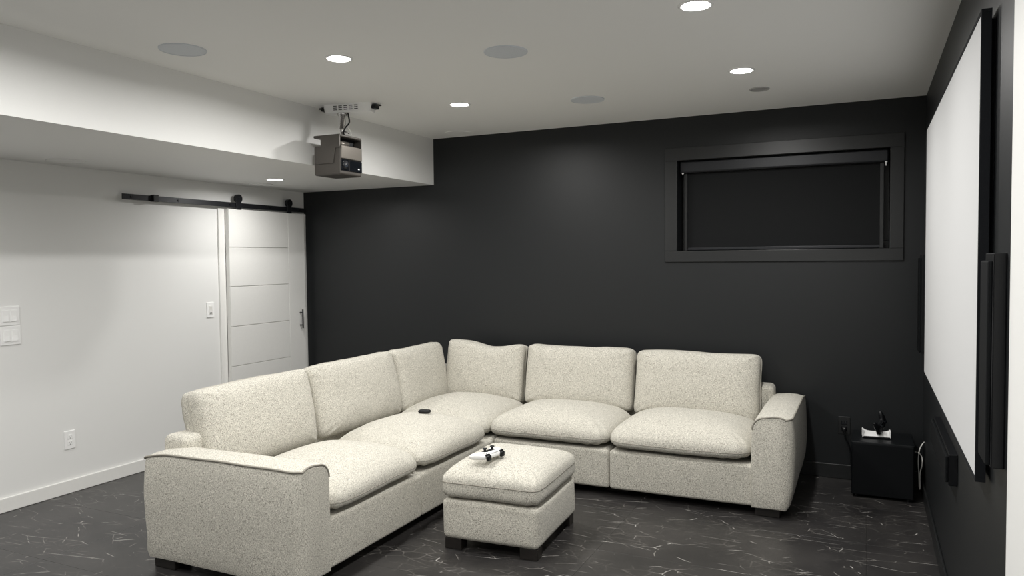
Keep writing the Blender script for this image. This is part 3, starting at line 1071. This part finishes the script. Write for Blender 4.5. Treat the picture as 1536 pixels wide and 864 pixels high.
ZB = 2.168
pobj('body', box((PX0, PY0 + 0.004, PZ0), (PX1 - 0.003, PY1 - 0.004, ZB), 0.012, 3), 'taupe')
pobj('neck', box((PX0 + 0.075, PY0 + 0.014, ZB - 0.01), (PX1 - 0.050, PY1 - 0.014, PZ1 - 0.010), 0.004, 2), 'black_plastic')
pobj('neck_cylinder', cyl((PX1 - 0.035, PY0 + 0.006, ZB + 0.010), (PX1 - 0.035, PY0 + 0.115, ZB + 0.010), 0.017, seg=24), 'bronze', True)
pobj('top_bracket', box((PX0 + 0.002, PY0, PZ1 - 0.016), (PX1 - 0.004, PY1, PZ1), 0.006, 3), 'taupe')
# side cheeks of the swivel bracket
poly = [(PX0 + 0.060, PZ1 - 0.010), (PX1 - 0.006, PZ1 - 0.010), (PX1 - 0.006, ZB - 0.02), (PX1 - 0.038, ZB - 0.02), (PX1 - 0.055, 2.055), (PX0 + 0.020, 2.055), (PX0 + 0.020, ZB - 0.016), (PX0 + 0.052, ZB - 0.014), (PX0 + 0.060, ZB - 0.004)]
for y0, y1 in ((PY0 - 0.0015, PY0 + 0.006), (PY1 - 0.006, PY1 + 0.0015)):
    pobj('bracket_cheek', prism(poly, y0, y1, lambda u, v, w: Vector((u, w, v))), 'taupe')
# front panels
pobj('front_panel', box((PX1 - 0.008, PY0 + 0.006, 2.082), (PX1 + 0.004, PY1 - 0.006, ZB - 0.004), 0.005, 2), 'bronze')
lw = pobj('lens_window', box((PX1 - 0.008, PY0 + 0.006, 2.010), (PX1 + 0.002, PY1 - 0.006, 2.080), 0.003, 2), 'gloss_black')
ly, lz = PY0 + 0.046, 2.045
bm = cyl((PX1 - 0.002, ly, lz), (PX1 + 0.006, ly, lz), 0.027, seg=32)
pobj('lens_ring', bm, 'black_metal', True, lw)
bm = cyl((PX1 + 0.002, ly, lz), (PX1 + 0.009, ly, lz), 0.020, 0.014, seg=32)
pobj('lens', bm, 'glass', True, lw)
pobj('painted_lens_glint', cyl((PX1 + 0.0085, ly - 0.004, lz + 0.004), (PX1 + 0.0096, ly - 0.004, lz + 0.004), 0.006, seg=16), 'silver', False, lw)  # silver disc added as the lens highlight, no real part
pobj('divider', box((PX1 + 0.0018, PY0 + 0.082, 2.012), (PX1 + 0.0026, PY0 + 0.0835, 2.078)), 'taupe', False, lw)
pobj('front_mark', box((PX1 + 0.0018, PY1 - 0.050, 2.027), (PX1 + 0.0026, PY1 - 0.034, 2.034)), 'dash', False, lw)

# ================================================================== projection screen and speakers on the right wall
SY0, SY1, SZ0, SZ1 = 2.505, 4.680, 0.819, 2.130
SXF = XR - 0.036
scn = thing('projection_screen', 'large white fixed-frame projection screen with thin black frame', 'projection screen', (XR, (SY0 + SY1) / 2, SZ0))
bpy.context.view_layer.update()


def scobj(name, bm, mat, par=scn, smooth=False):
    return place(obj(name, bm, mat, smooth=smooth), par)


scobj('screen_surface', box((SXF, SY0, SZ0), (SXF + 0.004, SY1, SZ1)), 'screen')
bw = 0.012
scobj('frame_rail', box((SXF - 0.002, SY0 - bw, SZ1), (SXF + 0.024, SY1 + bw, SZ1 + bw), 0.001), 'felt')
scobj('frame_rail', box((SXF - 0.002, SY0 - bw, SZ0 - bw), (SXF + 0.024, SY1 + bw, SZ0), 0.001), 'felt')
scobj('frame_rail', box((SXF - 0.002, SY0 - bw, SZ0), (SXF + 0.024, SY0, SZ1), 0.001), 'felt')
scobj('frame_rail', box((SXF - 0.002, SY1, SZ0), (SXF + 0.024, SY1 + bw, SZ1), 0.001), 'felt')
scobj('backing_rail', box((SXF + 0.022, SY0 + 0.010, SZ0 + 0.02), (XR, SY1 - 0.010, SZ1 - 0.012), 0.001), 'felt')


def wall_speaker(y0, y1, z0, z1, depth, label, axis='v', group=None):
    t = thing('wall_speaker', label, 'speaker', (XR, (y0 + y1) / 2, z0), group=group)
    bpy.context.view_layer.update()
    scobj('cabinet', box((XR - depth * 0.72, y0, z0), (XR, y1, z1), 0.003, 2), 'black_plastic', t)
    m = 0.020
    if axis == 'v':
        scobj('grille', box((XR - depth, y0 + 0.004, z0 - 0.0 + 0.006), (XR - depth * 0.70, y1 - 0.004, z1 - m), 0.004, 2), 'grille', t)
    else:
        scobj('grille', box((XR - depth, y0 + 0.012, z0 + 0.010), (XR - depth * 0.70, y1 - 0.012, z1 - 0.010), 0.004, 2), 'grille', t)
    scobj('trim_strip', box((XR - depth * 0.74, y0 - 0.001, z0 + 0.004), (XR - depth * 0.70, y0 + 0.003, z1 - 0.004), 0.0005, 1), 'gloss_black', t)
    return t


wall_speaker(2.262, 2.405, 0.905, 1.460, 0.0425, 'slim black wall speaker at the near side of the screen', group='slim upright wall speakers')
wall_speaker(5.080, 5.225, 0.870, 1.460, 0.0425, 'slim black wall speaker at the far side of the screen', group='slim upright wall speakers')
wall_speaker(3.330, 4.100, 0.562, 0.685, 0.042, 'wide slim black speaker low on the wall under the screen', 'h')

# ================================================================== subwoofer corner
SBX0, SBX1, SBY0, SBY1, SBZ = -0.080, 0.258, 4.950, 5.295, 0.337
sub = thing('subwoofer', 'black cube subwoofer on the floor in the corner', 'subwoofer', ((SBX0 + SBX1) / 2, (SBY0 + SBY1) / 2, 0))
bpy.context.view_layer.update()
place(obj('cabinet', box((SBX0, SBY0 + 0.014, 0.016), (SBX1, SBY1, SBZ), 0.006, 3), 'black_wood'), sub)
place(obj('front_grille', box((SBX0 + 0.004, SBY0, 0.018), (SBX1 - 0.004, SBY0 + 0.014, SBZ - 0.006), 0.005, 2), 'grille'), sub)
for x in (SBX0 + 0.03, SBX1 - 0.03):
    for y in (SBY0 + 0.04, SBY1 - 0.03):
        place(obj('foot', cyl((x, y, 0), (x, y, 0.017), 0.016, seg=18), 'black_plastic'), sub)

# white charging dock with a black controller standing in it
dk = thing('charging_dock', 'white controller charging dock on top of the black subwoofer', 'charging dock', (0.056, 5.115, SBZ), math.radians(4))
cu = Cushion(0.150, 0.070, 0.012, 0.005, 0, 0, 0, 0, 0)
o = obj('dock_base', cu.mesh((4, 4, 2)), 'black_plastic', dk, smooth=True)
o.location = (0, 0, 0.006)
# leaning white face plate with upswept ends
bm = bmesh.new()
n = 20
fr, bk = [], []
for i in range(n + 1):
    u = -1 + 2 * i / n
    x = u * 0.075
    ztop = 0.042 + 0.014 * abs(u) ** 5
    fr.append((bm.verts.new((x, -0.032, 0.004)), bm.verts.new((x * (1 - 0.05 * (1 - abs(u))), -0.014, ztop))))
    bk.append((bm.verts.new((x, -0.024, 0.004)), bm.verts.new((x * (1 - 0.05 * (1 - abs(u))), -0.008, ztop))))
for i in range(n):
    bm.faces.new((fr[i][0], fr[i + 1][0], fr[i + 1][1], fr[i][1]))
    bm.faces.new((bk[i][0], bk[i][1], bk[i + 1][1], bk[i + 1][0]))
    bm.faces.new((fr[i][1], fr[i + 1][1], bk[i + 1][1], bk[i][1]))
    bm.faces.new((fr[i][0], bk[i][0], bk[i + 1][0], fr[i + 1][0]))
bm.faces.new((fr[0][0], fr[0][1], bk[0][1], bk[0][0]))
bm.faces.new((fr[n][0], bk[n][0], bk[n][1], fr[n][1]))
obj('face_plate', bm, 'white_plastic', dk)
for s in (-1, 1):
    o = obj('side_wing', box((s * 0.075 - 0.004, -0.030, 0.003), (s * 0.075 + 0.004, 0.034, 0.050), 0.003, 2), 'white_plastic', dk)

Yg = Vector((0.10, 0.20, -0.40)).normalized()          # triggers down into the dock
Zg = Vector((0.93, -0.34, 0.0)).normalized()
Zg = (Zg - Yg * Zg.dot(Yg)).normalized()
Xg = Yg.cross(Zg)
controller('game_controller', 'black game controller standing in the white charging dock', basis(Xg, Yg, Zg, (0.062, 5.112, SBZ + 0.082), 0.80), 'black_plastic', 'gloss_black')

# white looped cord beside the subwoofer
pts = catmull([(0.318, 5.15, 0.325), (0.306, 5.12, 0.318), (0.290, 5.10, 0.285), (0.284, 5.09, 0.225), (0.288, 5.09, 0.14), (0.291, 5.09, 0.062),
               (0.295, 5.095, 0.060), (0.294, 5.10, 0.14), (0.304, 5.10, 0.195), (0.305, 5.11, 0.235), (0.292, 5.11, 0.262), (0.276, 5.115, 0.268), (0.259, 5.12, 0.268)], 8)
tag(obj('white_cord', tube(pts, 0.0034, 8), 'cord_white', smooth=True), 'white looped cord hanging between subwoofer and screen wall', 'cord')
